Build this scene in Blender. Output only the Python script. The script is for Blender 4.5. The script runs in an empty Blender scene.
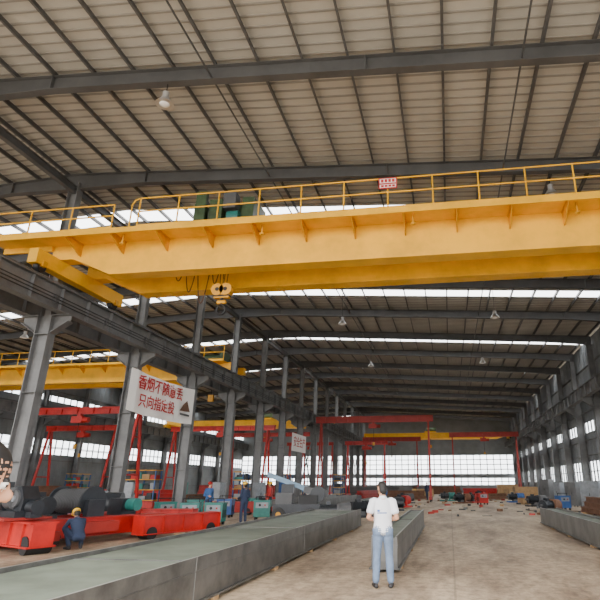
import bpy, math, random
from mathutils import Vector, Matrix, kdtree
random.seed(3)
V=Vector
# ---------------------------------------------------------------- materials
def lin(c):
    return tuple(((x/255)/12.92 if x/255<=0.04045 else (((x/255)+0.055)/1.055)**2.4) for x in c)
MATS={}
def mat(name,rgb,rough=0.6,metal=0.0,nscale=3.0,namt=0.25,bump=0.0,dark=None):
    if name in MATS: return MATS[name]
    m=bpy.data.materials.new(name); m.use_nodes=True
    nt=m.node_tree; b=nt.nodes['Principled BSDF']
    b.inputs['Roughness'].default_value=rough; b.inputs['Metallic'].default_value=metal
    c=lin(rgb); d=lin(dark) if dark else tuple(x*(1-namt) for x in c)
    tc=nt.nodes.new('ShaderNodeTexCoord'); n=nt.nodes.new('ShaderNodeTexNoise')
    n.inputs['Scale'].default_value=nscale; n.inputs['Detail'].default_value=5; n.inputs['Roughness'].default_value=0.65
    nt.links.new(tc.outputs['Object'],n.inputs['Vector'])
    r=nt.nodes.new('ShaderNodeValToRGB'); r.color_ramp.elements[0].position=0.33; r.color_ramp.elements[1].position=0.62
    r.color_ramp.elements[0].color=(*d,1); r.color_ramp.elements[1].color=(*c,1)
    nt.links.new(n.outputs['Fac'],r.inputs['Fac']); nt.links.new(r.outputs['Color'],b.inputs['Base Color'])
    if bump>0:
        bp=nt.nodes.new('ShaderNodeBump'); bp.inputs['Strength'].default_value=bump
        nt.links.new(n.outputs['Fac'],bp.inputs['Height']); nt.links.new(bp.outputs['Normal'],b.inputs['Normal'])
    MATS[name]=m; return m
STEEL=mat('steel_grey_paint',(108,109,110),0.55,0,1.2,0.35)
STEELD=mat('steel_dark_paint',(86,87,89),0.55,0,1.0,0.3)
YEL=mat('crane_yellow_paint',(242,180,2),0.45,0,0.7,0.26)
YELD=mat('yellow_dark_paint',(215,152,6),0.5,0,1.5,0.3)  # deeper yellow for brackets, hook blocks, wheel hubs and rack shelves
RED=mat('red_paint',(186,26,18),0.45,0,1.5,0.4)
REDD=mat('red_oxide_paint',(160,40,32),0.55,0,1.5,0.3)
GREEN=mat('green_machine_paint',(62,84,52),0.5,0,3,0.5)
TEAL=mat('teal_machine_paint',(42,120,112),0.5,0,3,0.3)
BLK=mat('black_rubber',(28,28,30),0.6,0,4,0.3)
MOTOR=mat('motor_grey_paint',(42,46,52),0.4,0.2,4,0.4)
MOTORL=mat('motor_light_grey',(140,145,150),0.45,0.2,4,0.3)
BOOM=mat('boom_light_blue',(120,150,175),0.45,0.1,4,0.3)
CABLE=mat('cable_brown',(95,62,38),0.6,0,4,0.3)
WALLM=mat('wall_panel_grey',(126,131,134),0.6,0,0.6,0.25)
ROOFM=mat('roof_sheet_underside',(190,187,180),0.65,0,0.5,0.14)
ROOFR=mat('roof_sheet_rib',(148,145,139),0.65,0,0.5,0.14)
PURL=mat('purlin_steel',(92,92,93),0.55,0,2,0.3)
PLATE=mat('raw_steel_plate',(104,103,100),0.42,0.3,1.6,0.4,dark=(64,64,63))
PLATEL=mat('bare_steel_edge',(150,150,148),0.4,0.3,1.3,0.3)
PRIM=mat('green_grey_primer',(108,118,106),0.55,0,1.4,0.4)
WHITE=mat('banner_white',(240,238,235),0.7,0,2,0.04)
SIGNR=mat('sign_red',(180,22,22),0.6,0,2,0.1)
LAMPM=mat('lamp_aluminium',(200,200,200),0.3,0.6,2,0.1)
RUST=mat('rusty_steel',(120,84,62),0.8,0,3,0.4)
WOOD=mat('crate_wood',(176,142,100),0.75,0,5,0.3)
BLUE=mat('blue_paint',(50,90,150),0.5,0,3,0.3)

def glassmat():
    m=bpy.data.materials.new('window_glass'); m.use_nodes=True; nt=m.node_tree
    for n in list(nt.nodes): nt.nodes.remove(n)
    o=nt.nodes.new('ShaderNodeOutputMaterial'); t=nt.nodes.new('ShaderNodeBsdfTransparent'); g=nt.nodes.new('ShaderNodeBsdfGlossy')
    t.inputs[0].default_value=(.9,.93,.95,1); g.inputs['Roughness'].default_value=.15
    x=nt.nodes.new('ShaderNodeMixShader'); x.inputs[0].default_value=.06
    nt.links.new(t.outputs[0],x.inputs[1]); nt.links.new(g.outputs[0],x.inputs[2]); nt.links.new(x.outputs[0],o.inputs[0]); return m
GLASS=glassmat()
def floormat():
    m=bpy.data.materials.new('concrete_floor'); m.use_nodes=True; nt=m.node_tree; b=nt.nodes['Principled BSDF']
    N=nt.nodes.new; L=nt.links.new
    tc=N('ShaderNodeTexCoord'); mp=N('ShaderNodeMapping'); mp.inputs['Scale'].default_value=(1,.3,1)
    L(tc.outputs['Object'],mp.inputs['Vector'])
    n1=N('ShaderNodeTexNoise'); n1.inputs['Scale'].default_value=.6; n1.inputs['Detail'].default_value=10; n1.inputs['Roughness'].default_value=.75
    L(mp.outputs[0],n1.inputs['Vector'])
    n2=N('ShaderNodeTexNoise'); n2.inputs['Scale'].default_value=5; n2.inputs['Detail'].default_value=8; n2.inputs['Roughness'].default_value=.75; L(tc.outputs['Object'],n2.inputs['Vector'])
    r=N('ShaderNodeValToRGB'); r.color_ramp.elements[0].position=.38; r.color_ramp.elements[1].position=.58
    r.color_ramp.elements[0].color=(*lin((124,106,88)),1); r.color_ramp.elements[1].color=(*lin((192,172,146)),1)
    L(n1.outputs['Fac'],r.inputs['Fac'])
    r2=N('ShaderNodeValToRGB'); r2.color_ramp.elements[0].position=.4; r2.color_ramp.elements[0].color=(.4,.39,.37,1); r2.color_ramp.elements[1].position=.54
    L(n2.outputs['Fac'],r2.inputs['Fac'])
    mx=N('ShaderNodeMixRGB'); mx.blend_type='MULTIPLY'; mx.inputs[0].default_value=.65; L(r.outputs[0],mx.inputs[1]); L(r2.outputs[0],mx.inputs[2])
    br=N('ShaderNodeTexBrick'); br.offset=0; br.inputs['Scale'].default_value=1; br.inputs['Brick Width'].default_value=6; br.inputs['Row Height'].default_value=6
    br.inputs['Mortar Size'].default_value=.02; br.inputs['Color1'].default_value=(1,1,1,1); br.inputs['Color2'].default_value=(.93,.93,.93,1); br.inputs['Mortar'].default_value=(.55,.55,.55,1)
    L(tc.outputs['Object'],br.inputs['Vector'])
    m2=N('ShaderNodeMixRGB'); m2.blend_type='MULTIPLY'; m2.inputs[0].default_value=.7; L(mx.outputs[0],m2.inputs[1]); L(br.outputs[0],m2.inputs[2])
    L(m2.outputs[0],b.inputs['Base Color']); b.inputs['Roughness'].default_value=.6
    return m
FLOORM=floormat()

# ---------------------------------------------------------------- mesh builder
class MB:
    def __init__(s): s.v=[];s.f=[];s.m=[];s.mats=[];s.sm=[]
    def mi(s,m):
        if m not in s.mats: s.mats.append(m)
        return s.mats.index(m)
    def add(s,vs,fs,m,smooth=False):
        o=len(s.v); s.v+= [tuple(x) for x in vs]; k=s.mi(m)
        for f in fs: s.f.append(tuple(i+o for i in f)); s.m.append(k); s.sm.append(smooth)
    def box(s,x0,x1,y0,y1,z0,z1,m):
        vs=[(x,y,z) for z in(z0,z1) for y in(y0,y1) for x in(x0,x1)]
        s.add(vs,[(0,2,3,1),(4,5,7,6),(0,1,5,4),(2,6,7,3),(0,4,6,2),(1,3,7,5)],m)
    def cbox(s,c,sz,m,rz=0):
        a,b,c2=sz[0]/2,sz[1]/2,sz[2]/2; R=Matrix.Rotation(rz,3,'Z')
        vs=[V(c)+R@V((x,y,z)) for z in(-c2,c2) for y in(-b,b) for x in(-a,a)]
        s.add(vs,[(0,2,3,1),(4,5,7,6),(0,1,5,4),(2,6,7,3),(0,4,6,2),(1,3,7,5)],m)
    def fr(s,p,q):
        d=(V(q)-V(p)).normalized(); up=V((0,0,1)) if abs(d.z)<.98 else V((0,1,0))
        sd=d.cross(up).normalized(); return d,sd,sd.cross(d).normalized()
    def beam(s,p,q,w,h,m,os=0,ou=0):
        d,sd,u=s.fr(p,q); vs=[]
        for P in(V(p),V(q)):
            for a,b in((-1,-1),(1,-1),(1,1),(-1,1)): vs.append(P+sd*(os+a*w/2)+u*(ou+b*h/2))
        s.add(vs,[(0,1,2,3),(7,6,5,4),(0,4,5,1),(1,5,6,2),(2,6,7,3),(3,7,4,0)],m)
    def ibeam(s,p,q,h,w,m,t=.02):
        s.beam(p,q,t,h,m); s.beam(p,q,w,t,m,0,h/2); s.beam(p,q,w,t,m,0,-h/2)
    def cyl(s,p,q,r,m,n=16,r2=None,smooth=True):
        r2=r if r2 is None else r2; d,sd,u=s.fr(p,q); vs=[]
        for P,R in((V(p),r),(V(q),r2)):
            for i in range(n):
                a=2*math.pi*i/n; vs.append(P+sd*math.cos(a)*R+u*math.sin(a)*R)
        fs=[(i,(i+1)%n,n+(i+1)%n,n+i) for i in range(n)]
        s.add(vs,fs,m,smooth); s.add(vs[:n],[tuple(range(n))[::-1]],m); s.add(vs[n:],[tuple(range(n))],m)
    def path(s,pts,r,m,n=8):
        for a,b in zip(pts,pts[1:]): s.cyl(a,b,r,m,n)
    def sphere(s,c,r,m,sc=(1,1,1),nu=14,nv=8):
        vs=[];fs=[]
        for j in range(nv+1):
            t=math.pi*j/nv
            for i in range(nu):
                a=2*math.pi*i/nu; vs.append((c[0]+r*sc[0]*math.sin(t)*math.cos(a),c[1]+r*sc[1]*math.sin(t)*math.sin(a),c[2]+r*sc[2]*math.cos(t)))
        for j in range(nv):
            for i in range(nu): fs.append((j*nu+i,(j+1)*nu+i,(j+1)*nu+(i+1)%nu,j*nu+(i+1)%nu))
        s.add(vs,fs,m,True)
    def prism(s,poly,axis,a0,a1,m):
        n=len(poly); vs=[]
        for a in(a0,a1):
            for (p,q) in poly:
                vs.append((a,p,q) if axis=='x' else ((p,a,q) if axis=='y' else (p,q,a)))
        fs=[(i,(i+1)%n,n+(i+1)%n,n+i) for i in range(n)]+[tuple(range(n))[::-1],tuple(range(n,2*n))]
        s.add(vs,fs,m)
    def done(s,name,parent=None,loc=(0,0,0),rz=0,fixn=True):
        me=bpy.data.meshes.new(name); me.from_pydata(s.v,[],s.f)
        for m in s.mats: me.materials.append(m)
        me.polygons.foreach_set('material_index',s.m); me.polygons.foreach_set('use_smooth',s.sm); me.update()
        if fixn:
            import bmesh
            bm=bmesh.new(); bm.from_mesh(me); bmesh.ops.recalc_face_normals(bm,faces=bm.faces); bm.to_mesh(me); bm.free()
        o=bpy.data.objects.new(name,me); bpy.context.scene.collection.objects.link(o)
        o.location=loc; o.rotation_euler=(0,0,rz)
        if parent: o.parent=parent
        return o
def empty(name,loc=(0,0,0),rz=0):
    e=bpy.data.objects.new(name,None); e.empty_display_size=.3; bpy.context.scene.collection.objects.link(e); e.location=loc; e.rotation_euler=(0,0,rz); return e

# ---------------------------------------------------------------- layout
XC=-15.0; XR=11.5; XL=-40.0; Y0=-1.0; Y1=101.0
ZBR=7.75
def zr(x): return 13.55-0.06*abs(x-XC)
RD=0.5
FR=[5.6,11.6]+[17+6*i for i in range(14)]
b=MB(); b.box(XL-.3,XR+.3,Y0,Y1+.3,-.2,0,FLOORM); b.done('floor')
GR=mat('outside_ground',(150,143,130),0.85,0,.3,0.2)
b=MB(); b.box(-150,150,-120,230,-.5,-.21,GR); b.done('ground_outside')

def column(x,y,ztop,name='steel_column',side=0,zb=ZBR):
    b=MB(); w=.6; d=.38
    b.box(x-w/2,x-w/2+.03,y-d/2,y+d/2,0,zb,STEEL); b.box(x+w/2-.03,x+w/2,y-d/2,y+d/2,0,zb,STEEL); b.box(x-w/2,x+w/2,y-.012,y+.012,0,zb,STEEL)
    for z in(2.4,4.8,7.0): b.box(x-w/2,x+w/2,y-d/2,y+d/2,z,z+.02,STEEL)
    b.box(x-.42,x+.42,y-.3,y+.3,0,.04,STEELD)
    for dx in(-.35,.35):
        for dy in(-.22,.22): b.cyl((x+dx,y+dy,.04),(x+dx,y+dy,.1),.03,STEELD,8)
    w2=.42
    b.box(x-w2/2,x-w2/2+.025,y-.16,y+.16,zb,ztop,STEEL); b.box(x+w2/2-.025,x+w2/2,y-.16,y+.16,zb,ztop,STEEL); b.box(x-w2/2,x+w2/2,y-.01,y+.01,zb,ztop,STEEL)
    for sgn in ([-1,1] if side==0 else [side]):
        xa=x+sgn*w/2; xb=x+sgn*1.0
        b.prism([(xa,zb-.7),(xb,zb-.25),(xb,zb),(xa,zb)],'y',y-.012,y+.012,STEEL)
        b.box(min(xa,xb),max(xa,xb),y-.17,y+.17,zb-.02,zb+.015,STEEL)
        b.beam((xa,y,zb-.7),(xb,y,zb-.25),.32,.025,STEEL)
    return b.done(name)
for y in FR:
    column(XC,y,zr(XC)+.05)
    column(XR-.35,y,zr(XR)+.02,side=-1)
    column(XL+.35,y,zr(XL)+.02,side=1)
def rafter(y):
    b=MB()
    for (xa,xb) in((XC,XR-.15),(XC,XL+.15)):
        n=8
        def dep(t): return RD+ .22*max(0,1-t/.12)+.15*max(0,(t-.88)/.12)
        for i in range(n):
            ts=[0,.06,.12,.3,.5,.7,.88,.94,1]; t0,t1=ts[i],ts[i+1]
            x0=xa+(xb-xa)*t0; x1=xa+(xb-xa)*t1
            zt0,zt1=zr(x0)+RD,zr(x1)+RD; zb0,zb1=zt0-dep(t0),zt1-dep(t1)
            b.prism([(x0,zb0),(x1,zb1),(x1,zt1),(x0,zt0)],'y',y-.012,y+.012,STEELD)
            b.beam((x0,y,zb0),(x1,y,zb1),.26,.025,STEELD); b.beam((x0,y,zt0),(x1,y,zt1),.26,.025,STEELD)
        for t in(.12,.5,.88):
            x=xa+(xb-xa)*t; b.box(x-.02,x+.02,y-.13,y+.13,zr(x)+.0,zr(x)+RD,STEELD)
    return b.done('roof_rafter')
for y in FR: rafter(y)
b=MB()
for side in(1,-1):
    k=0
    while True:
        x=XC+side*(.5+1.35*k); k+=1
        if x>XR-.2 or x<XL+.2: break
        z=zr(x)+RD+.1
        b.box(x-.012,x+.012,Y0,Y1,z-.09,z+.09,PURL); b.box(x-.012,x+.06,Y0,Y1,z-.1,z-.09,PURL)
b.done('roof_purlins')
b=MB()
b.ibeam((XC,Y0,zr(XC)-.25),(XC,Y1,zr(XC)-.25),.3,.2,STEELD)
for x in(-6.5,2.5,-23.5,-31.5): b.cyl((x,Y0,zr(x)+.15),(x,Y1,zr(x)+.15),.03,STEELD,8)
b.done('roof_tie_beams')
SKY=[21]+[32+12*i for i in range(6)]; SW=.55
segs=[];ya=Y0
for s_ in SKY: segs.append((ya,s_-SW)); ya=s_+SW
segs.append((ya,Y1))
b=MB()
for (s0,s1) in segs:
    y=s0; prof=[]
    while y<s1-.001:
        e=min(y+.36,s1)
        prof+= [(y,0,0)]
        if y+.34<s1: prof+=[(y+.25,0,1),(y+.265,-.025,1),(y+.325,-.025,1),(y+.34,0,0)]
        y=e
    prof.append((s1,0,0))
    for xa,xb in((XC,XR+.4),(XC,XL-.4)):
        vs=[];fA=[];fB=[]
        za=zr(XC)+RD+.23; zb=za-.06*abs(xb-XC)
        for (yy,dz,k) in prof: vs+=[(xa,yy,za+dz),(xb,yy,zb+dz)]
        for i in range(len(prof)-1): (fB if prof[i][2] else fA).append((2*i,2*i+1,2*i+3,2*i+2))
        b.add(vs,fA,ROOFM); b.add(vs,fB,ROOFR)
b.done('ceiling',fixn=False)
for s_ in SKY:
    b=MB()
    for xb in(XR+.4,XL-.4):
        za=zr(XC)+RD+.23; zb=za-.06*abs(xb-XC)
        b.add([(XC,s_-SW,za),(xb,s_-SW,zb),(xb,s_+SW,zb),(XC,s_+SW,za)],[(0,1,2,3)],GLASS)
    b.done('skylight',fixn=False)

wn=[0]
def wall_y(name,x,zt,thick,inside,bands,y0,y1):
    b=MB(); z=0
    for (a,c) in bands+[(zt,zt)]:
        b.box(min(x,x+thick),max(x,x+thick),y0,y1,z,a,WALLM); z=c
    y=y0+.4
    xi=x+inside*.02
    zs=[];z=0
    for (a,c) in bands+[(zt,zt)]: zs.append((z,a)); z=c
    while y<y1:
        for (a,c) in zs: b.box(min(x,xi),max(x,xi),y,y+.07,a,c,WALLM)
        y+=.8
    b.done(name)
    for (a,c) in bands:
        wn[0]+=1; w=MB()
        w.box(min(x,x+thick)+.02,min(x,x+thick)+.03,y0,y1,a,c,GLASS)
        y=y0
        while y<=y1:
            w.box(min(x,x+thick),max(x,x+thick),y,y+.05,a,c,STEEL); y+=1.0
        n=max(1,round((c-a)/.9))
        for i in range(n+1):
            z=a+(c-a)*i/n; w.box(min(x,x+thick)+.01,max(x,x+thick)-.01,y0,y1,z-.03,z+.03,STEEL)
        w.done('window_%d'%wn[0])
wall_y('wall_left',XL,zr(XL)+RD+.1,-.12,1,[(4.4,5.9),(9.6,10.2)],Y0,Y1)
wall_y('wall_right',XR,zr(XR)+RD+.1,.12,-1,[(1.8,3.4),(5.6,6.5)],Y0,Y1)
b=MB()
bands=[(1.3,2.6),(3.2,6.6)]
z=0
for (a,c) in bands: b.box(XL,XR,Y1,Y1+.12,z,a,WALLM); z=c
b.prism([(XL,z),(XR,z),(XR,zr(XR)+RD+.2),(XC,zr(XC)+RD+.2),(XL,zr(XL)+RD+.2)],'y',Y1,Y1+.12,WALLM)
b.done('wall_back')
for (a,c) in bands:
    wn[0]+=1; w=MB(); w.box(XL,XR,Y1+.05,Y1+.06,a,c,GLASS)
    x=XL
    while x<=XR: w.box(x,x+.14,Y1,Y1+.1,a,c,STEEL); x+=1.2
    n=round((c-a)/.85)
    for i in range(n+1): z=a+(c-a)*i/n; w.box(XL,XR,Y1+.01,Y1+.09,z-.07,z+.07,STEEL)
    w.done('window_%d'%wn[0])
b=MB()
for z in(1.3,3.8,5.0,7.2,8.8,10.6):
    b.box(XL,XL+.16,Y0,Y1,z,z+.06,STEEL); b.box(XR-.16,XR,Y0,Y1,z,z+.06,STEEL)
b.done('wall_girts')
b=MB()
for (ya,yb) in((53,59),(83,89)):
    b.beam((XC,ya,.3),(XC,yb,7.4),.1,.1,STEEL); b.beam((XC,yb,.3),(XC,ya,7.4),.1,.1,STEEL)
b.done('column_bracing')

def runway(x):
    b=MB(); z=ZBR+.47
    b.ibeam((x,Y0,z),(x,Y1-.02,z),.9,.36,STEEL,.03)
    b.beam((x,Y0,z+.53),(x,Y1-.02,z+.53),.07,.13,STEELD)
    y=Y0+1
    while y<Y1:
        b.box(x-.16,x+.16,y-.01,y+.01,z-.43,z+.43,STEEL); y+=1.5
    return b.done('crane_runway_girder')
XRW=XR-1.1
for x in(XC+.75,XC-.75,XRW,XL+1.1): runway(x)
b=MB()
for dz in(0,.12,.24): b.box(XC+1.0,XC+1.03,Y0,Y1-.02,ZBR+.2+dz,ZBR+.23+dz,BLK)
y=Y0+2
while y<Y1: b.box(XC+.93,XC+1.03,y,y+.05,ZBR+.15,ZBR+.5,STEELD); y+=3
b.done('conductor_rail')

# ---------------------------------------------------------------- overhead crane
def girder(b,xa,xb,yc,w,zb,zt,m,taper=1.6,endh=.6):
    poly=[(xa,zt),(xa,zt-endh),(xa+.9,zt-endh),(xa+.9+taper,zb),(xb-.9-taper,zb),(xb-.9,zt-endh),(xb,zt-endh),(xb,zt)]
    b.prism(poly,'y',yc-w/2,yc+w/2,m)
    b.box(xa,xb,yc-w/2-.06,yc+w/2+.06,zt,zt+.03,m)
    b.box(xa+.9+taper,xb-.9-taper,yc-w/2-.05,yc+w/2+.05,zb-.03,zb,m)
def railing(b,pts,z,m,ends=True,step=1.5,h=1.1):
    for p,q in zip(pts,pts[1:]):
        p=V((*p,0));q=V((*q,0));L=(q-p).length;n=max(1,round(L/step))
        for i in range(n+1):
            c=p+(q-p)*i/n; b.cyl((c.x,c.y,z),(c.x,c.y,z+h),.028,m,8)
        for hh in(h,h*.55): b.cyl((p.x,p.y,z+hh),(q.x,q.y,z+hh),.028,m,8)
        b.beam((p.x,p.y,z+.06),(q.x,q.y,z+.06),.012,.12,m)
cr=empty('overhead_crane',(0,1.35,.8))
xa,xb=XC+.45,XRW+.3; ZB,ZT=8.15,9.45
b=MB(); girder(b,xa,xb,14.95,.5,ZB,ZT,YEL); b.beam((xa+.3,14.95,ZT+.1),(xb-.3,14.95,ZT+.1),.07,.12,STEELD); b.done('girder_front',cr)
b=MB(); girder(b,xa,xb,16.95,.5,ZB-.02,ZT,YEL); b.beam((xa+.3,16.95,ZT+.1),(xb-.3,16.95,ZT+.1),.07,.12,STEELD); b.done('girder_rear',cr)
b=MB()
for x in(XC+.75,XRW):
    b.box(x-.18,x+.18,13.5,18.6,8.26,8.8,YEL)
    for y in(13.9,18.2):
        b.cyl((x-.1,y,8.25),(x+.1,y,8.25),.22,BLK,20)
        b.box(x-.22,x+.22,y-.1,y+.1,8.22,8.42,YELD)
b.done('end_carriages',cr)
XW=-16.6
b=MB()
b.box(XW,xb-.3,13.75,14.7,9.42,9.46,YEL)
b.box(XW,xb-.3,13.7,13.76,9.3,9.5,YEL)
x=xa+1.2
i=0
while x<xb:
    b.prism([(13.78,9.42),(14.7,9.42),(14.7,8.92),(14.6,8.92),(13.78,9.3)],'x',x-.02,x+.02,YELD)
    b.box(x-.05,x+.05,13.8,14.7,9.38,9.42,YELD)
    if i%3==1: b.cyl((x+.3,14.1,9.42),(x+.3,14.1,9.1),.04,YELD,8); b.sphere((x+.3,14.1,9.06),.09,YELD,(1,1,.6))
    x+=1.75;i+=1
b.box(XW,xa,14.6,14.7,9.2,9.42,YEL)
b.done('catwalk',cr)
b=MB(); railing(b,[(-10.6,13.75),(xb-.3,13.75)],9.46,YEL,h=1.18)
b.path([(-10.6,13.75,10.64),(-10.8,13.75,10.58),(-10.9,13.75,10.4),(-10.9,13.75,9.46)],.028,YEL)
railing(b,[(-11.6,13.75),(XW,13.75)],9.46,YEL,h=1.0)
railing(b,[(-13.0,17.4),(xb-.3,17.4)],9.46,YEL,h=1.0)
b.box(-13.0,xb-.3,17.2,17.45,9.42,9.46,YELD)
b.done('railing',cr)
b=MB(); sx=-1.9
b.box(sx,sx+.62,13.69,13.71,10.22,10.64,SIGNR); b.box(sx+.04,sx+.58,13.685,13.692,10.44,10.6,WHITE); b.box(sx+.04,sx+.58,13.685,13.692,10.26,10.38,WHITE)
for k in range(4):
    b.box(sx+.08+k*.125,sx+.17+k*.125,13.68,13.686,10.46,10.58,SIGNR); b.box(sx+.08+k*.125,sx+.18+k*.125,13.68,13.686,10.28,10.36,SIGNR)
b.done('warning_sign',cr)
tx=-8.1
b=MB()
b.box(tx-1.5,tx+1.5,14.8,15.1,9.62,9.85,GREEN); b.box(tx-1.5,tx+1.5,16.8,17.1,9.62,9.85,GREEN)
for x in(tx-1.4,tx,tx+1.3): b.box(x-.12,x+.12,14.8,17.1,9.7,9.88,GREEN)
for x in(tx-1.1,tx+1.1):
    for y in(14.95,16.95): b.cyl((x,y-.08,9.66),(x,y+.08,9.66),.15,BLK,16)
b.cyl((tx-.9,15.7,10.35),(tx+.7,15.7,10.35),.34,GREEN,24)
for k in range(14): b.cyl((tx-.8+k*.1,15.7,10.35),(tx-.76+k*.1,15.7,10.35),.355,STEELD,24)
b.box(tx+.75,tx+1.2,15.2,16.5,9.88,10.75,GREEN); b.box(tx-1.25,tx-.95,15.3,16.1,9.88,10.7,GREEN)
b.cyl((tx-.6,16.45,10.2),(tx+.5,16.45,10.2),.24,GREEN,20)
for k in range(8): b.cyl((tx-.5+k*.1,16.45,10.2),(tx-.47+k*.1,16.45,10.2),.27,GREEN,20)
b.box(tx-.4,tx+.1,14.85,15.3,9.88,10.6,GREEN); b.cyl((tx+.3,15.0,10.1),(tx+.75,15.0,10.1),.17,TEAL,16)
b.box(tx-1.0,tx-.6,14.9,15.1,9.88,10.9,GREEN); b.box(tx+.1,tx+.6,14.9,15.3,10.35,10.8,STEELD)
b.v=[(x,y,9.6+(z-9.6)*1.45) for x,y,z in b.v]
b.done('trolley',cr)
b=MB(); hz=-.55
for dx,dy in((-.12,0),(-.06,.1),(.06,-.1),(.12,0)): b.cyl((tx+dx*2,15.85+dy,10.0),(tx+dx,15.85+dy,8.35+hz),.014,BLK,6)
b.box(tx-.3,tx+.3,15.75,15.95,7.95+hz,8.45+hz,YELD)
for dx in(-.16,.16): b.cyl((tx+dx,15.7,8.28+hz),(tx+dx,16.0,8.28+hz),.24,YELD,20); b.cyl((tx+dx,15.69,8.28+hz),(tx+dx,16.01,8.28+hz),.08,BLK,12)
b.box(tx-.31,tx+.31,15.74,15.96,8.0+hz,8.06+hz,BLK)
b.cyl((tx,15.85,7.95+hz),(tx,15.85,7.72+hz),.06,BLK,12); b.cyl((tx-.16,15.85,7.8+hz),(tx+.16,15.85,7.8+hz),.08,YELD,12)
hk=[(tx,15.85,7.74+hz)]
for k in range(11):
    a=math.radians(75-k*30); hk.append((tx+.17*math.cos(a),15.85,7.5+hz+.17*math.sin(a)))
b.path(hk,.05,BLK,10)
b.done('hook_block',cr)
b=MB()
for (x0,x1,dz) in((-10.6,-10.1,.9),(-10.1,-9.6,1.4),(-9.6,-9.0,1.9),(-9.0,-8.6,1.1)):
    pts=[]
    for k in range(11):
        t=k/10; pts.append((x0+(x1-x0)*t,16.55,9.4-dz*4*t*(1-t)))
    b.path(pts,.02,CABLE,6)
b.done('festoon_cables',cr)

def simple_crane(name,xa,xb,y,m,zb=8.95,zt=9.95,rail=True,troll=None):
    e=empty(name)
    b=MB(); girder(b,xa,xb,y,.45,zb,zt,m,1.4,.5); girder(b,xa,xb,y+2,.45,zb,zt,m,1.4,.5); b.done('girders',e)
    b=MB()
    for x in(xa+.35,xb-.35):
        b.box(x-.2,x+.2,y-1.2,y+3.2,9.0,9.45,m)
        for yy in(y-.8,y+2.8): b.cyl((x-.1,yy,9.03),(x+.1,yy,9.03),.2,BLK,14)
    b.done('end_carriages',e)
    if rail:
        b=MB(); b.box(xa+.5,xb-.5,y-1,y-.22,zt,zt+.04,m); railing(b,[(xa+.5,y-1),(xb-.5,y-1)],zt+.04,m)
        x=xa+1
        while x<xb-1: b.prism([(y-1,zt),(y-.22,zt),(y-.22,zt-.5)],'x',x-.02,x+.02,m); x+=1.8
        b.done('catwalk',e)
    if troll is not None:
        b=MB(); b.box(troll-1,troll+1,y,y+2,zt+.1,zt+.3,m); b.cyl((troll-.7,y+1,zt+.65),(troll+.7,y+1,zt+.65),.3,GREEN,16); b.box(troll+.6,troll+1,y+.5,y+1.5,zt+.3,zt+1,GREEN)
        b.cyl((troll,y+1,zt+.1),(troll,y+1,zb-1),.03,BLK,6); b.box(troll-.2,troll+.2,y+.9,y+1.1,zb-1.5,zb-1,YELD); b.done('trolley',e)
simple_crane('overhead_crane',XL+.75,XC-.4,36,YEL,8.95,10.1,True,-17.5)
simple_crane('overhead_crane',XC+.4,XRW+.35,93,YEL,8.95,9.9,False,-3)
simple_crane('overhead_crane',XL+.75,XC-.4,70,YEL,8.95,9.9,False,-25)

def gantry(xa,xb,y,zt,legs,m=RED,bh=.42):
    e=empty('gantry_crane')
    b=MB(); b.ibeam((xa,y,zt-bh/2),(xb,y,zt-bh/2),bh,.28,m,.03); b.box(xa,xb,y-.1,y+.1,zt-.08,zt+.04,m)
    x=xa+1
    while x<xb: b.box(x-.01,x+.01,y-.13,y+.13,zt-bh,zt,m); x+=1.2
    b.done('beam',e)
    b=MB()
    for x in legs:
        for s in(-1,1):
            b.beam((x,y+s*.12,zt-bh),(x,y+s*1.1,.45),.16,.16,m)
        b.beam((x,y-.85,2.2),(x,y+.85,2.2),.1,.1,m); b.beam((x,y-.45,4.6),(x,y+.45,4.6),.08,.08,m)
        b.box(x-.14,x+.14,y-1.6,y+1.6,.2,.48,m)
        for s in(-1,1): b.cyl((x-.08,y+s*1.3,.2),(x+.08,y+s*1.3,.2),.2,BLK,16)
    b.done('legs',e)
    c=(xa+xb)/2; z2=zt-bh; b=MB(); b.box(c-.5,c+.3,y-.2,y+.2,z2-.6,z2-.15,m); b.cyl((c-.4,y,z2-.4),(c+.7,y,z2-.4),.18,m,14); b.box(c-.12,c+.12,y-.16,y+.16,z2-.2,z2+.05,m)
    b.cyl((c,y,z2-.6),(c,y,z2-2.0),.02,BLK,6); b.box(c-.1,c+.1,y-.05,y+.05,z2-2.3,z2-2.0,YELD); b.done('hoist',e)
gantry(-29.8,-20.2,33,6.6,[-29.4,-20.6])
gantry(-27,-16.3,49,6.9,[-26.5,-17])
gantry(-13.6,-1.4,54,8.2,[-13.0,-1.9],REDD,.6)
gantry(.2,9.6,75,8.3,[.6,9.2],REDD,.6)
gantry(-12.8,-4,80,8.2,[-12.4,-4.6],REDD,.6)
gantry(-27,-16.3,62,7.4,[-26,-17],REDD)
gantry(-12.8,-7.4,66,6.6,[-12.4,-7.8],RED)
gantry(-36.5,-29,44,6.6,[-36,-29.5],RED)
gantry(-24,-16.6,78,7.4,[-23.5,-17],RED)

def lamp(x,y,zl,ztop):
    b=MB(); b.cyl((x,y,zl+.3),(x,y,ztop),.015,BLK,6); b.cyl((x,y,zl+.15),(x,y,zl+.35),.1,LAMPM,14); b.cyl((x,y,zl-.08),(x,y,zl+.16),.27,LAMPM,20,.1)
    b.sphere((x,y,zl-.06),.16,WHITE,(1,1,.4)); b.done('high_bay_lamp')
lamp(-7.9,11.6,12.45,zr(-7.9)); lamp(4.1,17,11.5,zr(4.1))
for (x,y) in((-5.9,29),(3,29),(-5.9,41),(3,41),(-27,29),(-22,17)): lamp(x,y,10.7,zr(x))

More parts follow.
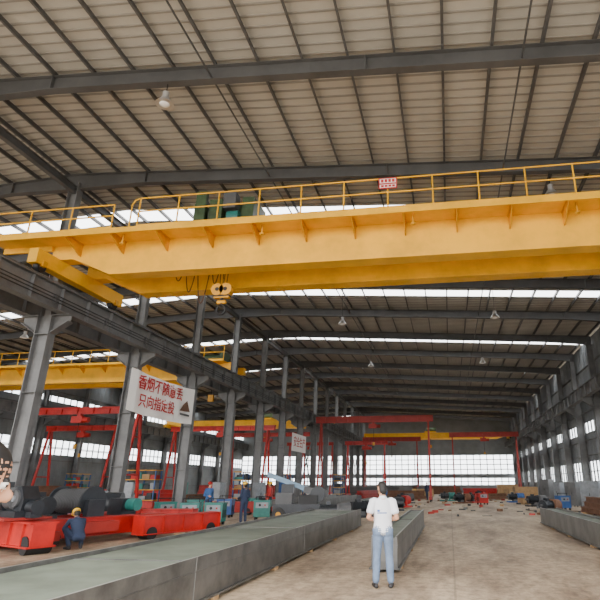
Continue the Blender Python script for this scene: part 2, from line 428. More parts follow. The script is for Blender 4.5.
# ---------------------------------------------------------------- banner
def text(s,size,loc,rot,m,parent,name='lettering',off=.004):
    c=bpy.data.curves.new(name,'FONT'); c.body=s; c.size=size; c.extrude=.004; c.offset=off; c.align_x='CENTER'; c.align_y='CENTER'
    o=bpy.data.objects.new(name,c); bpy.context.scene.collection.objects.link(o); o.location=loc; o.rotation_euler=rot; c.materials.append(m); o.parent=parent; return o
e=empty('hanging_banner')
b=MB()
xB=XC+1.0
n=12; vs=[];fs=[]; ya_,yb_=21.3,27.4
for i in range(n+1):
    y=ya_+(yb_-ya_)*i/n; sag=.1*math.sin(math.pi*i/n)
    for z in(4.75,6.65): vs.append((xB+.05*math.sin(i*1.7),y,z-sag))
for i in range(n): fs.append((2*i,2*i+2,2*i+3,2*i+1))
b.add(vs,fs,WHITE)
for z in(6.65,4.75): b.cyl((xB,ya_,z),(XC+.3,22.8,z+.1),.015,BLK,6); b.cyl((xB,yb_,z),(XC+.3,28.8,z+.1),.015,BLK,6)
b.done('cloth',e)
R=(math.radians(90),0,math.radians(90))
text('香烟不随意丢',.7,(xB+.08,23.95,6.08),R,SIGNR,e,off=.008); text('只向指定投',.66,(xB+.08,23.7,5.27),R,SIGNR,e,off=.008)
b=MB(); b.box(xB+.06,xB+.08,26.0,27.0,5.1,5.2,STEELD); b.prism([(25.9,5.3),(27.0,5.35),(26.6,5.9),(26.3,5.7)],'x',xB+.07,xB+.09,CABLE); b.done('emblem',e)
e=empty('hanging_banner'); b=MB(); b.box(-14.2,-14.17,47.6,52.4,4.5,6.1,WHITE)
for yy in(47.6,52.4): b.cyl((-14.2,yy,6.1),(-14.7,yy+(-.6 if yy<50 else .6),6.15),.02,BLK,6)
b.done('cloth',e); text('安全生产',1.0,(-14.15,50,5.3),R,SIGNR,e)

# ---------------------------------------------------------------- long box girders on the floor
def floor_girder(x0,x1,y0,y1,h,name='box_girder'):
    b=MB(); t=.03
    b.box(x0-.05,x1+.05,y0,y1,0.06,.09,PLATE)
    b.box(x0,x0+t,y0,y1,.09,h,PLATE); b.box(x1-t,x1,y0,y1,.09,h,PLATE)
    b.box(x0,x0+t,y0,y1,h,h+.004,PLATEL); b.box(x1-t,x1,y0,y1,h,h+.004,PLATEL)
    b.box(x0+t,x1-t,y0+.03,y1-.03,h-.09,h-.06,PRIM)
    for y in [y0,y1-.02]: b.box(x0+t,x1-t,y,y+.02,.09,h-.03,PLATE)
    y=y0+6
    while y<y1-2: b.box(x0+t,x1-t,y,y+.012,h-.06,h-.045,PLATE); b.box(x1,x1+.006,y,y+.012,.09,h,PLATEL); y+=6
    b.box(x1,x1+.01,y0,y1,h-.2,h-.185,PLATE)
    y=y0+.6
    while y<y1:
        b.box(x0-.05,x1+.05,y,y+.2,0,.06,WOOD); y+=3
    return b.done(name)
floor_girder(-5.7,-3.7,1.9,22.8,.68)
floor_girder(-1.65,-1.12,11.5,23,.68)
floor_girder(3.88,4.6,7,25.5,.68)
floor_girder(-8.2,-7.5,30,44,.8)
floor_girder(-10.4,-9.6,31,46,.8)
floor_girder(-6.4,-5.7,32,46,.6)

# ---------------------------------------------------------------- machinery
def motor(b,p,q,r,m,fins=True,m2=None):
    p=V(p);q=V(q);d=(q-p);L=d.length;d=d/L
    b.cyl(p+d*.08*L,q-d*.08*L,r*.88,m,20)
    n=max(6,int(L/.05))
    if fins:
        for k in range(n):
            c=p+d*L*(.12+.76*k/n); b.cyl(c,c+d*L*.35/n,r,m,20)
    b.cyl(p,p+d*.1*L,r*1.02,m2 or m,20); b.cyl(q-d*.14*L,q,r*.97,m2 or m,20)
    b.cyl(p-d*.25*L,p,r*.22,STEELD,12)
    c=(p+q)/2; b.cbox((c.x,c.y,c.z+r),(.22,.22,.2*r/.3+.06),m2 or m)
    b.cbox((c.x,c.y,c.z-r*.95),(r*1.7 if abs(d.x)<.5 else L*.7, r*1.7 if abs(d.y)<.5 else L*.7,.08),m)
e=empty('crane_trolley_frame',(-11.9,16.6,0),math.radians(-18))
b=MB()
for x in(-1.1,1.1):
    b.box(x-.22,x+.22,-2.2,2.2,.22,.68,RED); b.box(x-.28,x+.28,-2.2,2.2,.68,.71,RED); b.box(x-.28,x+.28,-2.2,2.2,.2,.22,RED)
    for y in(-1.7,1.7): b.cyl((x-.26,y,.2),(x+.26,y,.2),.2,BLK,20); b.box(x-.32,x+.32,-.12+y,.12+y,.15,.4,REDD)
for y in(-2.0,-.6,.7,2.0): b.box(-.88,.88,y-.14,y+.14,.35,.66,RED)
b.box(1.32,1.6,-1.2,.2,.3,.6,REDD)
b.done('frame',e)
b=MB(); b.cyl((-.8,-.2,1.15),(.7,-.2,1.15),.36,MOTOR,24)
for k in range(18): b.cyl((-.7+k*.075,-.2,1.15),(-.665+k*.075,-.2,1.15),.375,STEELD,24)
b.cyl((-.86,-.2,1.15),(-.8,-.2,1.15),.46,MOTOR,24); b.cyl((.7,-.2,1.15),(.76,-.2,1.15),.46,MOTOR,24)
b.box(-.95,-.82,-.5,.1,.7,1.2,MOTOR); b.box(.76,.95,-.5,.1,.7,1.2,MOTOR)
b.done('winch_drum',e)
b=MB(); motor(b,(-.6,-1.4,1.05),(.35,-1.4,1.05),.27,MOTOR); b.box(-.7,.5,-1.65,-1.15,.68,.8,MOTOR); b.box(-.3,.4,1.2,1.8,.66,1.2,MOTOR); b.cyl((.4,1.5,1.0),(.8,1.5,1.0),.2,TEAL,16); b.done('hoist_motor',e)
e=empty('end_carriage_assembly',(-11.6,13.6,0),math.radians(-25))
b=MB(); b.box(-1.9,1.5,-.28,.28,.2,.72,RED); b.box(-1.9,1.5,-.36,.36,.72,.76,RED); b.box(-1.9,1.5,-.36,.36,.16,.2,RED)
for x in(-1.2,-.4,.4,1.1): b.box(x-.012,x+.012,-.34,.34,.2,.72,RED)
for x in(-1.6,1.25): b.cyl((x,-.31,.22),(x,.31,.22),.22,BLK,20)
b.box(-1.4,.6,-.6,.6,.78,.84,REDD)
b.done('box',e)
b=MB(); motor(b,(-1.5,0,1.22),(-.35,0,1.22),.36,MOTOR); b.cyl((-.25,-.1,1.3),(.1,-.1,1.3),.3,STEELD,20)
b.box(-.4,.55,-.35,.35,.84,1.0,MOTOR); b.prism([(-.3,1.0),(.5,1.0),(.55,1.3),(.3,1.62),(-.05,1.62),(-.3,1.4)],'y',-.2,.22,MOTOR)
b.cyl((.15,-.26,1.3),(.15,-.2,1.3),.22,STEELD,24); b.cyl((.15,-.3,1.3),(.15,-.26,1.3),.08,MOTORL,12); b.cyl((.6,0,1.1),(.95,0,1.1),.17,MOTOR,16); b.box(.62,.9,-.12,.12,.84,1.0,MOTOR); b.done('drive_motor',e)
e=empty('geared_winch',(-13.6,20.0,0),.3)
b=MB(); b.box(-.8,.8,-.5,.5,0,.12,STEELD); motor(b,(-.7,0,.9),(.1,0,.9),.38,MOTOR); b.box(-.6,.1,-.35,.35,.12,.5,STEELD); b.cyl((.2,0,.9),(.8,0,.9),.45,MOTOR,20); b.box(.15,.8,-.4,.4,.12,.6,MOTOR); b.cyl((.1,0,.9),(.2,0,.9),.52,MOTORL,24); b.done('body',e)
def carriage(x,y,rz,L=3.6,m=RED,h=.5):
    b=MB(); L+=.5; b.box(-L/2,L/2,-.22,.22,.18,.18+h,m); b.box(-L/2,L/2,-.29,.29,.18+h,.21+h,m); b.box(-L/2,L/2,-.29,.29,.15,.18,m)
    for s in(-1,1):
        b.box(s*L/2-.012,s*L/2+.012,-.3,.3,.14,.22+h,m)
        b.cyl((s*(L/2-.35),-.25,.19),(s*(L/2-.35),.25,.19),.19,BLK,18)
    for k in(-.8,0,.8): b.box(k-.01,k+.01,-.28,.28,.18,.18+h,m)
    b.done('end_carriage',None,(x,y,0),rz)
carriage(-9.2,18.0,math.radians(66),2.6); carriage(-11.6,21.2,math.radians(4),2.2,RED)
carriage(-8.0,28.6,math.radians(8),2.6,RED,.3); carriage(-12.4,30.0,math.radians(4),2.4,REDD)
carriage(-17.6,19.5,math.radians(60),3,RED); carriage(-18.5,29,math.radians(20),3,RED)
def welder(x,y,rz,m=TEAL):
    b=MB(); b.box(-.4,.4,-.3,.3,.14,.85,m); b.box(-.42,.42,-.32,.32,.85,.9,m)
    for k in range(6): b.box(-.405,.405,-.25+k*.09,-.21+k*.09,.3,.6,BLK)
    b.box(-.3,.3,-.31,-.3,.55,.8,MOTORL); b.cyl((-.1,-.33,.68),(-.1,-.3,.68),.06,BLK,12); b.cyl((.15,-.33,.68),(.15,-.3,.68),.04,RED,12)
    for a in(-.3,.3):
        for c in(-.26,.26): b.cyl((a-.04,c,.08),(a+.04,c,.08),.08,BLK,12)
    b.path([(-.35,0,.9),(-.35,0,1.05),(.35,0,1.05),(.35,0,.9)],.02,BLK)
    b.done('welding_machine',None,(x,y,0),rz)
for a in((-11.2,22.8,.3),(-10.1,22.9,.1),(-12.7,23.4,.8),(-9.2,26.4,.2),(-12.8,26.5,.5),(-11.8,28,.1,BLUE),(7.4,38.5,.4,BLUE),(2.6,47,.4,RED)): welder(*a)
e=empty('mobile_crane_lift',(-7.4,26.2,0),math.radians(10))
b=MB(); b.box(-1.1,1.1,-.6,.6,.3,.75,MOTOR); b.box(-1.0,-.2,-.5,.5,.75,1.25,STEELD); b.box(.1,1.0,-.5,.5,.75,1.15,BLK)
for x in(-.8,.7):
    for y in(-.62,.62): b.cyl((x,y-.12,.3),(x,y+.12,.3),.3,BLK,20); b.cyl((x,y-.13,.3),(x,y+.13,.3),.12,YELD,12)
b.done('chassis',e)
b=MB(); b.beam((-1.5,0,2.1),(.9,0,1.25),.2,.22,BOOM); b.beam((.3,0,1.4),(1.5,0,1.2),.28,.3,STEELD); b.cyl((-.5,0,.8),(-.2,0,1.6),.07,LAMPM,10); b.path([(-1.5,0,2.05),(-1.55,0,1.1)],.02,BLK); b.cyl((1.0,-.3,1.2),(1.0,.3,1.2),.36,MOTOR,18); b.box(-.75,-.15,-.45,.1,1.2,1.65,MOTOR); b.done('boom',e)
def hoist(x,y,rz,m,z=0):
    b=MB(); b.box(-.8,.8,-.35,.35,0,.12,m); motor(b,(-.7,0,.5),(.1,0,.5),.27,MOTOR); b.cyl((.15,0,.5),(.75,0,.5),.32,m,18); b.box(.1,.2,-.35,.35,.1,.8,m); b.box(-.3,0,-.3,.3,.1,.3,STEELD)
    b.done('electric_hoist',None,(x,y,z),rz)
for a in((-5.4,25.6,.2,STEELD),(-12.6,33,.7,TEAL),(-12.4,36,.1,RED),(-12.2,39,1.2,MOTOR),(-17.5,23,.5,BLUE),(-18.5,26,.5,STEELD),(1.0,50,.5,RUST),(1.9,51.6,1.3,RED),(-4,49,.5,STEELD),(-.3,56,.1,TEAL),(-4.6,29,.6,MOTOR),(-3.8,36,.1,MOTOR),(-3.6,41,1.,RED),(6.5,44,.3,STEELD),(5.6,33,.8,RUST),(6.0,53,.2,BLUE),(3.4,66,1.0,RED)): hoist(*a)
def cabinet(x,y,rz,m,w=.8,d=.5,h=1.7):
    b=MB(); b.box(-w/2,w/2,-d/2,d/2,.08,h,m); b.box(-w/2-.02,w/2+.02,-d/2-.02,d/2+.02,h,h+.04,m); b.box(-w/2+.04,-.01,-d/2-.015,-d/2,.14,h-.06,m); b.box(.01,w/2-.04,-d/2-.015,-d/2,.14,h-.06,m)
    b.box(-.04,-.02,-d/2-.04,-d/2-.015,h*.5,h*.6,BLK)
    for a in(-1,1):
        for c in(-1,1): b.box(a*(w/2-.06)-.03,a*(w/2-.06)+.03,c*(d/2-.06)-.03,c*(d/2-.06)+.03,0,.08,BLK)
    b.done('electrical_cabinet',None,(x,y,0),rz)
for a in((9.3,38,-.8,MOTORL,1.4,.8,1.8),(9.4,44,-1,STEEL),(9.4,50,-1,MOTORL),(9.6,57,-1,STEEL,1.2,.7,2),(-13.6,38,1.0,MOTORL),(-13.6,44,1.2,BLUE),(-19.5,31,.3,MOTORL),(-21,41,.3,TEAL),(-14.0,32,1.5,MOTORL)): cabinet(*a)
def crate(x,y,rz,w,d,h):
    b=MB(); b.box(-w/2,w/2,-d/2,d/2,.12,h,WOOD)
    for k in range(int(h/.16)):
        z=.14+k*.16; b.box(-w/2-.02,w/2+.02,-d/2-.02,d/2+.02,z,min(h,z+.13),WOOD)
    for x_ in(-w/2+.1,0,w/2-.1): b.box(x_-.05,x_+.05,-d/2,d/2,0,.12,WOOD)
    b.done('wooden_crate',None,(x,y,0),rz)
for a in((8.2,63,.1,2.4,1.4,1.3),(7.6,68,.3,2,1.4,1.0),(8.6,86,0,3,1.6,1.5),(-3.2,70,.2,2,1.2,1),(6.4,48.5,.3,1.2,1.0,.5)): crate(*a)
def pile(x,y,n,L,rz,m,name='steel_section_pile'):
    b=MB()
    for lay in range(n):
        for i in range(n-lay+1):
            yy=(i-(n-lay)/2)*.34; z=.1+.13+lay*.28
            b.ibeam((-L/2+random.uniform(-.2,.2),yy,z),(L/2+random.uniform(-.2,.2),yy,z),.24,.2,m,.03)
    for s in(-1,1): b.box(s*L*.3-.06,s*L*.3+.06,-n*.2-.2,n*.2+.2,0,.1,WOOD)
    b.done(name,None,(x,y,0),rz)
for a in((8.3,32,3,6,math.pi/2,RUST),(8.0,24,2,6,math.pi/2,STEELD),(-5.2,60,3,5,.2,RUST),(-18.5,38,3,5,1.5,RUST),(-24,27,4,7,1.4,RUST),(-22,22,3,5,.3,STEELD),(4.2,60,2,4,.6,RUST),(-9,60,3,6,1.4,RED),(-10,50,2,4,.1,STEELD),(-25,41,4,7,0,RED),(-30,24,4,7,1.2,STEELD),(-32,38,5,8,1.3,RUST),(-22,55,5,8,.1,REDD),(-10,70,4,7,.3,STEELD),(-2,84,4,7,.1,RUST),(5,88,3,6,.2,RED)): pile(*a)
def rack(x,y,rz):
    b=MB()
    for a in(-1.3,0,1.3):
        for c in(-.4,.4): b.box(a-.04,a+.04,c-.04,c+.04,0,2.6,BLUE)
    for z in(.5,1.2,1.9,2.55): b.box(-1.35,1.35,-.45,.45,z,z+.06,YELD)
    rr=random.Random(int(x*10+y))
    for z in(.56,1.26,1.96):
        xx=-1.2
        while xx<1.0:
            w=rr.uniform(.25,.6); h=rr.uniform(.2,.5); b.box(xx,xx+w,-.35,.35,z,z+h,rr.choice([WOOD,MOTOR,RED,MOTORL,TEAL])); xx+=w+.08
    b.done('storage_rack',None,(x,y,0),rz)
for a in((-38.3,26,1.57),(-38.3,31,1.57),(-38.3,37,1.57),(-38.3,52,1.57),(-22.5,37.5,0),(-17.5,45,1.57),(-17.5,57,1.57),(-12.6,62,1.57)): rack(*a)
e=empty('forklift',(-4.2,74,0),.4)
b=MB(); b.box(-.55,.55,-1,1,.3,.95,YEL); b.box(-.5,.5,-1.15,-.6,.4,1.2,STEELD)
for x in(-.5,.5):
    for y in(-.7,.7): b.cyl((x-.1,y,.28),(x+.1,y,.28),.28,BLK,16)
for x in(-.45,.45): b.beam((x,-.6,.95),(x,-.4,2.1),.05,.05,BLK); b.beam((x,.6,.95),(x,.4,2.1),.05,.05,BLK); b.box(x-.05,x+.05,1.0,1.1,.1,2.5,STEELD); b.box(x-.05,x+.05,1.1,2.1,.08,.12,STEELD)
b.box(-.5,.5,-.45,.5,2.1,2.15,BLK); b.box(-.25,.25,-.4,0,.95,1.05,BLK); b.done('body',e)
b=MB()
for (x0,y0) in((-9.4,19.8),(-8.4,21.5),(-7.0,24)):
    pts=[]
    for k in range(26):
        a=k*.5; pts.append((x0+.05*k+.35*math.cos(a),y0+.45*math.sin(a)*(1+.02*k),.02))
    b.path(pts,.018,random.choice([BLK,CABLE]),6)
b.done('welding_hoses')
b=MB(); rr=random.Random(9)
for k in range(190):
    if k<60: x=rr.uniform(-9,-6.2); y=rr.uniform(14,30)
    elif k<140: x=rr.uniform(-3.2,8); y=rr.uniform(30,70)
    else: x=rr.uniform(5.0,9); y=rr.uniform(18,36)
    a=rr.uniform(.08,.5); c=rr.uniform(.05,.22); h=rr.uniform(.02,.16)
    b.cbox((x,y,h/2),(a,c,h),rr.choice([RUST,STEELD,WOOD,PLATE,MOTOR,REDD]),rr.uniform(0,3.1))
b.done('steel_offcuts')

# ---------------------------------------------------------------- people
SK=mat('skin',(190,140,110),0.55,0,6,0.08); HAIR=mat('black_hair',(26,23,22),0.6,0,30,0.4); EYEW=mat('eye_white',(220,215,210),0.3,0,1,0); LIP=mat('lips',(160,95,85),0.5,0,1,0.05)
WT=mat('white_tshirt',(222,224,230),0.8,0,4,0.08); JEAN=mat('blue_jeans',(108,126,152),0.85,0,6,0.3); SHOE=mat('dark_shoes',(38,36,38),0.6,0,4,0.2)
NAVY=mat('navy_workwear',(42,54,80),0.85,0,5,0.25); DKS=mat('dark_shirt',(38,40,46),0.85,0,5,0.25); HYEL=mat('helmet_yellow',(240,190,30),0.35,0,2,0.05); BLW=mat('blue_workwear',(60,98,150),0.85,0,5,0.25); LOGO=mat('logo_blue',(40,90,160),0.7,0,1,0)
def tube(pts,rad,side,lab,P,n=18,step=.025):
    pts=[V(p) for p in pts]; rad=[r if isinstance(r,tuple) else (r,r) for r in rad]
    rings=[]
    dirs=[(b-a).normalized() for a,b in zip(pts,pts[1:])]
    for i in range(len(pts)-1):
        k=max(1,int((pts[i+1]-pts[i]).length/step))
        for j in range(k+(1 if i==len(pts)-2 else 0)):
            t=j/k; c=pts[i].lerp(pts[i+1],t); r=(rad[i][0]*(1-t)+rad[i+1][0]*t,rad[i][1]*(1-t)+rad[i+1][1]*t)
            if i+1<len(dirs) and t>.5: d=dirs[i].lerp(dirs[i+1],(t-.5))
            elif i>0 and t<.5: d=dirs[i].lerp(dirs[i-1],(.5-t))
            else: d=dirs[i]
            rings.append((c,d.normalized(),r))
    vs=[];fs=[]
    def ring(c,d,r,s):
        f=d.cross(s).normalized(); s2=f.cross(d).normalized()
        return [c+s2*math.cos(2*math.pi*i/n)*r[0]+f*math.sin(2*math.pi*i/n)*r[1] for i in range(n)]
    s=V(side)
    c,d,r=rings[0]; m0=min(r); full=[(c-d*m0*.5*x,d,(r[0]*y,r[1]*y)) for x,y in((1,.35),(.8,.7),(.4,.93))]
    c,d,r=rings[-1]; m1=min(r); tail=[(c+d*m1*.5*x,d,(r[0]*y,r[1]*y)) for x,y in((.4,.93),(.8,.7),(1,.35))]
    rings=full+rings+tail
    for c,d,r in rings: vs+=ring(c,d,r,s)
    for j in range(len(rings)-1):
        for i in range(n): fs.append((j*n+i,j*n+(i+1)%n,(j+1)*n+(i+1)%n,(j+1)*n+i))
    fs.append(tuple(range(n))[::-1]); fs.append(tuple(range((len(rings)-1)*n,len(rings)*n)))
    P.append((vs,fs,lab))
def ell(c,r,fr,lab,P,nu=18,nv=12):
    c=V(c); s,f,u=fr; vs=[];fs=[]
    for j in range(1,nv):
        t=math.pi*j/nv
        for i in range(nu):
            a=2*math.pi*i/nu; vs.append(c+s*(r[0]*math.sin(t)*math.cos(a))+f*(r[1]*math.sin(t)*math.sin(a))+u*(r[2]*math.cos(t)))
    for j in range(nv-2):
        for i in range(nu): fs.append((j*nu+i,(j+1)*nu+i,(j+1)*nu+(i+1)%nu,j*nu+(i+1)%nu))
    fs.append(tuple(range(nu))); fs.append(tuple(range((nv-2)*nu,(nv-1)*nu))[::-1])
    P.append((vs,fs,lab))
def hand(w,d,side,pn,P,lr,curl=(20,35,30),lab='skin'):
    w=V(w);d=V(d).normalized();pn=V(pn);pn=(pn-d*pn.dot(d)).normalized();th=V(side);th=(th-d*th.dot(d)-pn*th.dot(pn)).normalized()
    tube([w,w+d*.03,w+d*.085],[(.028,.02),(.038,.018),(.042,.015)],th,lab,P,14,.012)
    L=[.07,.08,.075,.058]
    for k in range(4):
        o=w+d*.088+th*(.031-.0205*k); a=0;p=o;pts=[o-d*.02,o]
        for j,fr in enumerate((.45,.32,.23)):
            a+=math.radians(curl[j]); dd=d*math.cos(a)+pn*math.sin(a); p=p+dd*L[k]*fr; pts.append(p)
        tube(pts,[.0095,.0095,.009,.0085,.007],th,lab,P,10,.01)
    o=w+d*.025+th*.03; dd=(d*.6+th*.7+pn*.3).normalized(); p1=o+dd*.035; p2=p1+(d*.85+th*.25+pn*.4).normalized()*.03; p3=p2+(d*.9+pn*.45).normalized()*.025
    tube([w+d*.01+th*.01,o,p1,p2,p3],[.014,.014,.011,.0105,.008],pn,lab,P,10,.01)
def person(name,loc,yaw,J,C,voxel=.01,hat=None,long_sleeve=False,scale=1.0,logo=False):
    P=[]
    g=lambda k:V(J[k])
    side=(g('shR')-g('shL')).normalized()
    pel,wai,che,nek,hd=g('pel'),g('wai'),g('che'),g('nek'),g('head')
    tube([pel-(wai-pel).normalized()*.06,pel,wai,che,che.lerp(nek,.62),nek],[(.172,.128),(.17,.126),(.155,.115),(.182,.124),(.165,.1),(.07,.062)],side,'shirt',P,28)
    for s in 'LR':
        sg=1 if s=='R' else -1
        sh,el,wr=g('sh'+s),g('el'+s),g('wr'+s); hp,kn,an,to=g('hip'+s),g('knee'+s),g('ank'+s),g('toe'+s)
        ax=(0,1,0) if abs((el-sh).normalized().y)<.9 else (0,0,1)
        tube([che.lerp(nek,.5)+side*sg*.06,sh-side*sg*.02,sh+(el-sh)*.08],[.06,.066,.066],ax,'shirt',P,16)
        if long_sleeve:
            tube([sh,el,wr],[.064,.052,.04],ax,'shirt',P,16)
        else:
            tube([sh,sh+(el-sh)*.66],[.068,.07],ax,'shirt',P,18)
            tube([sh,el,el.lerp(wr,.35),wr],[.05,.041,.043,.027],ax,'skin',P,16)
        tube([wr-(wr-el)*.15,wr],[(.03),(.026)],ax,'skin',P,12)
        hand(wr,J.get('fd'+s,tuple((wr-el))),J.get('th'+s,(-sg,0.2,0)),J.get('pn'+s,(-sg,0,0)),P,s,J.get('curl',(20,35,30)))
        tube([hp+V((0,0,.03)),hp,hp.lerp(kn,.5),kn,kn.lerp(an,.35),an+(kn-an)*.06],[(.105,.115),(.1,.11),.086,.068,.07,.06],(1,0,0),'pants',P,20)
        ell(hp+V((0,-.045,.0)) ,(.09,.085,.1),(V((1,0,0)),V((0,1,0)),V((0,0,1))),'pants',P)
        fd=(to-an); fd.z=0; fd.normalize(); heel=an-fd*.05; heel.z=an.z-.05
        tt=V((to.x,to.y,an.z-.055))
        tube([heel,heel.lerp(tt,.5),tt],[(.04,.035),(.045,.038),(.042,.028)],fd.cross(V((0,0,1))),'shoe',P,16)
        tube([an+V((0,0,.03)),an+V((0,0,-.05))],[.045,.04],(1,0,0),'shoe',P,14)
    tube([che.lerp(nek,.55),nek,hd-(hd-nek)*.1],[.065,.06,.055],side,'skin',P,16)
    F=V(J.get('face',(0,1,0))).normalized(); U=V(J.get('hup',tuple((hd-nek)))); U=(U-F*U.dot(F)).normalized(); S=F.cross(U).normalized(); fr=(S,F,U)
    c=hd
    ell(c+U*.015-F*.005,(.076,.094,.1),fr,'skin',P,22,16)
    ell(c-U*.055+F*.025,(.056,.062,.062),fr,'skin',P)
    ell(c-U*.02+F*.1,(.013,.02,.022),fr,'skin',P,12,8)
    ell(c-U*.005+F*.092,(.01,.012,.025),fr,'skin',P,12,8)
    for sg in(-1,1):
        ell(c+S*sg*.08-U*.005-F*.002,(.012,.02,.032),fr,'skin',P,12,8)
        ell(c+S*sg*.031+U*.008+F*.084,(.014,.009,.009),fr,'eye',P,12,8)
        ell(c+S*sg*.031+U*.008+F*.089,(.006,.007,.006),fr,'hair',P,10,8)
        ell(c+S*sg*.031+U*.026+F*.088,(.019,.007,.005),fr,'hair',P,10,8)
    ell(c-U*.058+F*.083,(.024,.01,.008),fr,'lip',P,12,8)
    ell(c+U*.042-F*.013,(.085,.1,.095),fr,'hair',P,22,14)
    ell(c-U*.012-F*.048,(.081,.066,.1),fr,'hair',P,20,14)
    if hat:
        ell(c+U*.065,(.105,.125,.09),fr,'hat',P,24,14); ell(c+U*.045+F*.035,(.115,.145,.016),fr,'hat',P,24,8)
    vs=[];fs=[];labs=[]
    for (v,f,l) in P:
        o=len(vs); vs+=v; labs+=[l]*len(v); fs+=[tuple(i+o for i in q) for q in f]
    me=bpy.data.meshes.new(name+'_src'); me.from_pydata([tuple(v) for v in vs],[],fs)
    ob=bpy.data.objects.new(name+'_src',me); bpy.context.scene.collection.objects.link(ob)
    m=ob.modifiers.new('r','REMESH'); m.mode='VOXEL'; m.voxel_size=voxel; m.use_smooth_shade=True
    m=ob.modifiers.new('s','SMOOTH'); m.factor=.5; m.iterations=2
    dg=bpy.context.evaluated_depsgraph_get(); dg.update()
    nm=bpy.data.meshes.new_from_object(ob.evaluated_get(dg)); bpy.data.objects.remove(ob)
    kd=kdtree.KDTree(len(vs))
    for i,v in enumerate(vs): kd.insert(v,i)
    kd.balance()
    order=['shirt','skin','pants','shoe','hair','eye','lip','hat','logo']
    nm.materials.clear()
    for l in order: nm.materials.append({'shirt':C[0],'skin':SK,'pants':C[1],'shoe':C[2],'hair':HAIR,'eye':EYEW,'lip':LIP,'hat':hat or HYEL,'logo':LOGO}[l])
    idx=[order.index(labs[kd.find(p.center)[1]]) for p in nm.polygons]
    if logo:
        for i,p in enumerate(nm.polygons):
            q=p.center
            if idx[i]==0 and q.y<-.03 and -.1<q.x<.07 and (1.2<q.z<1.222 or (1.23<q.z<1.265 and -.1<q.x<-.055)): idx[i]=8
    nm.polygons.foreach_set('material_index',idx); nm.polygons.foreach_set('use_smooth',[True]*len(idx)); nm.update()
    nm.name=name
    zmin=min(v.co.z for v in nm.vertices)
    o=bpy.data.objects.new(name,nm); bpy.context.scene.collection.objects.link(o)
    o.scale=(scale,)*3; o.rotation_euler=(0,0,yaw); o.location=(loc[0],loc[1],loc[2]-zmin*scale)
    return o
def standing(**k):
    J=dict(pel=(0,0,.96),wai=(0,.01,1.1),che=(0,.005,1.28),nek=(0,-.015,1.47),head=(0,.015,1.62),
      shL=(-.175,-.01,1.41),shR=(.175,-.01,1.41),elL=(-.24,-.05,1.13),elR=(.24,-.05,1.13),wrL=(-.22,.06,.89),wrR=(.22,.06,.89),
      hipL=(-.085,0,.9),hipR=(.085,0,.9),kneeL=(-.11,.02,.5),kneeR=(.11,.02,.5),ankL=(-.13,-.02,.09),ankR=(.13,-.02,.09),toeL=(-.16,.17,.03),toeR=(.16,.17,.03))
    J.update(k); return J
person('man_in_white_tshirt',(-1.22,9.95,0),math.radians(10),
  standing(elL=(-.26,-.08,1.13),elR=(.25,-.06,1.12),wrL=(-.14,.14,1.08),wrR=(.12,.17,1.1),fdL=(.6,.75,.1),fdR=(-.6,.75,.1),pnL=(.3,-.2,-.9),pnR=(-.3,-.2,-.9),thL=(.8,.2,.5),thR=(-.8,.2,.5),
    face=(-.5,.85,-.3),head=(-.012,.03,1.615)),(WT,JEAN,SHOE),.009,scale=.99,logo=True)
# bystander at the left edge: in profile, holding a phone up at chest height
bys=person('bystander_in_dark_shirt',(-1.545,1.565,0),math.radians(-47),
  standing(elL=(-.22,.0,1.13),elR=(.22,.0,1.13),wrL=(-.07,.06,1.27),wrR=(.07,.06,1.27),fdL=(.15,.12,1),fdR=(-.15,.12,1),pnL=(.9,-.1,0),pnR=(-.9,-.1,0),thL=(0,-1,.2),thR=(0,-1,.2),curl=(25,45,40),face=(0,.95,-.2)),(DKS,NAVY,SHOE),.007,long_sleeve=True,scale=1.05)
b=MB(); b.box(-.042,.042,.07,.08,1.36,1.51,BLK); b.box(-.038,.038,.068,.07,1.37,1.5,MOTOR); b.done('phone',bys)
person('worker_in_dark_overalls',(-9.1,23.6,0),math.radians(60),standing(wrL=(-.2,.2,1.05),wrR=(.2,.18,1.0)),(NAVY,NAVY,SHOE),.012,hat=HYEL,long_sleeve=True)
person('worker_in_blue_overalls',(-11.6,25.4,0),math.radians(-120),standing(wrR=(.18,.22,1.1)),(BLW,NAVY,SHOE),.012,hat=RED,long_sleeve=True)
walk=dict(kneeL=(-.1,.16,.52),ankL=(-.1,.2,.09),toeL=(-.1,.38,.04),ankR=(.1,-.25,.11),kneeR=(.1,-.02,.5),toeR=(.1,-.07,.03))
person('worker_walking',(-2.4,57.5,0),math.radians(160),standing(**walk),(NAVY,NAVY,SHOE),.014,hat=HYEL,long_sleeve=True)
person('worker_in_red_shirt',(-9.9,29.5,0),math.radians(100),standing(wrR=(.18,.22,1.1)),(RED,NAVY,SHOE),.014,hat=HYEL,long_sleeve=True)
person('worker_in_blue_overalls',(-4.6,38,0),math.radians(20),standing(),(BLW,NAVY,SHOE),.014,hat=HYEL,long_sleeve=True)
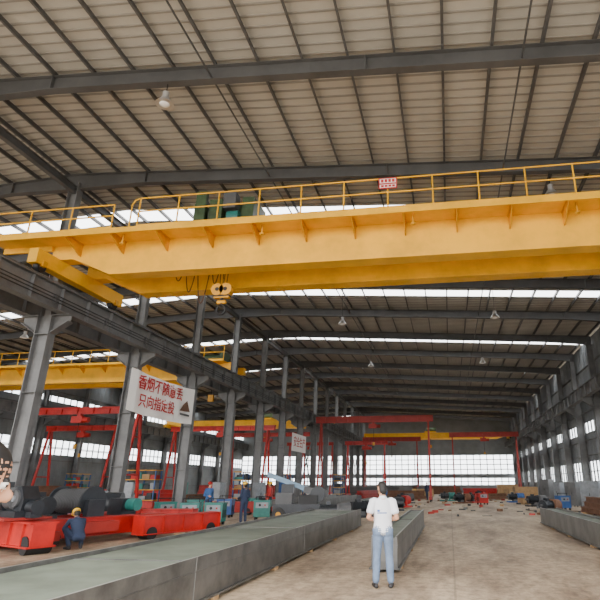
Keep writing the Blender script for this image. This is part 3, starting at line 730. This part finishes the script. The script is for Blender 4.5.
person('worker_walking',(-13.0,48,0),math.radians(-100),standing(**walk),(BLW,NAVY,SHOE),.014,hat=RED,long_sleeve=True)
CR=dict(pel=(0,-.1,.34),wai=(0,-.04,.48),che=(0,.1,.64),nek=(0,.2,.79),head=(0,.29,.9),face=(0,.75,-.6),hup=(0,.6,.75),
  shL=(-.18,.16,.73),shR=(.18,.16,.73),elL=(-.25,.33,.52),elR=(.25,.33,.52),wrL=(-.14,.52,.4),wrR=(.14,.54,.4),fdL=(.1,.6,-.4),fdR=(-.1,.6,-.4),
  hipL=(-.09,-.1,.32),hipR=(.09,-.1,.32),kneeL=(-.2,.28,.5),kneeR=(.2,.28,.46),ankL=(-.15,.02,.1),ankR=(.15,.0,.1),toeL=(-.2,.2,.03),toeR=(.2,.19,.03))
person('crouching_worker',(-10.2,14.2,0),math.radians(55),CR,(NAVY,NAVY,SHOE),.01,hat=HYEL,long_sleeve=True)

# ---------------------------------------------------------------- world / lights
w=bpy.data.worlds.new('overcast_sky'); bpy.context.scene.world=w; w.use_nodes=True
bg=w.node_tree.nodes['Background']; bg.inputs[0].default_value=(1,.975,.95,1); bg.inputs[1].default_value=7.8
s=bpy.data.lights.new('sun','SUN'); s.energy=4; s.angle=.3; s.color=(1,.95,.88); so=bpy.data.objects.new('sun',s); bpy.context.scene.collection.objects.link(so); so.rotation_euler=(math.radians(38),0,math.radians(-12))

# ---------------------------------------------------------------- camera
cam=bpy.data.cameras.new('camera'); co=bpy.data.objects.new('camera',cam); bpy.context.scene.collection.objects.link(co); bpy.context.scene.camera=co
cam.sensor_width=36; cam.lens=31.02; cam.clip_end=500; cam.clip_start=.05
cam.shift_x=-70/600
psi=math.radians(8.30); p=math.radians(19.49)
H=V((-math.sin(psi),math.cos(psi),0)); Rv=V((math.cos(psi),math.sin(psi),0)); Z=V((0,0,1))
fw=H*math.cos(p)+Z*math.sin(p); u0=-H*math.sin(p)+Z*math.cos(p)
M=Matrix((Rv,u0,-fw)).transposed().to_4x4(); M.translation=V((0,0,1.7)); co.matrix_world=M
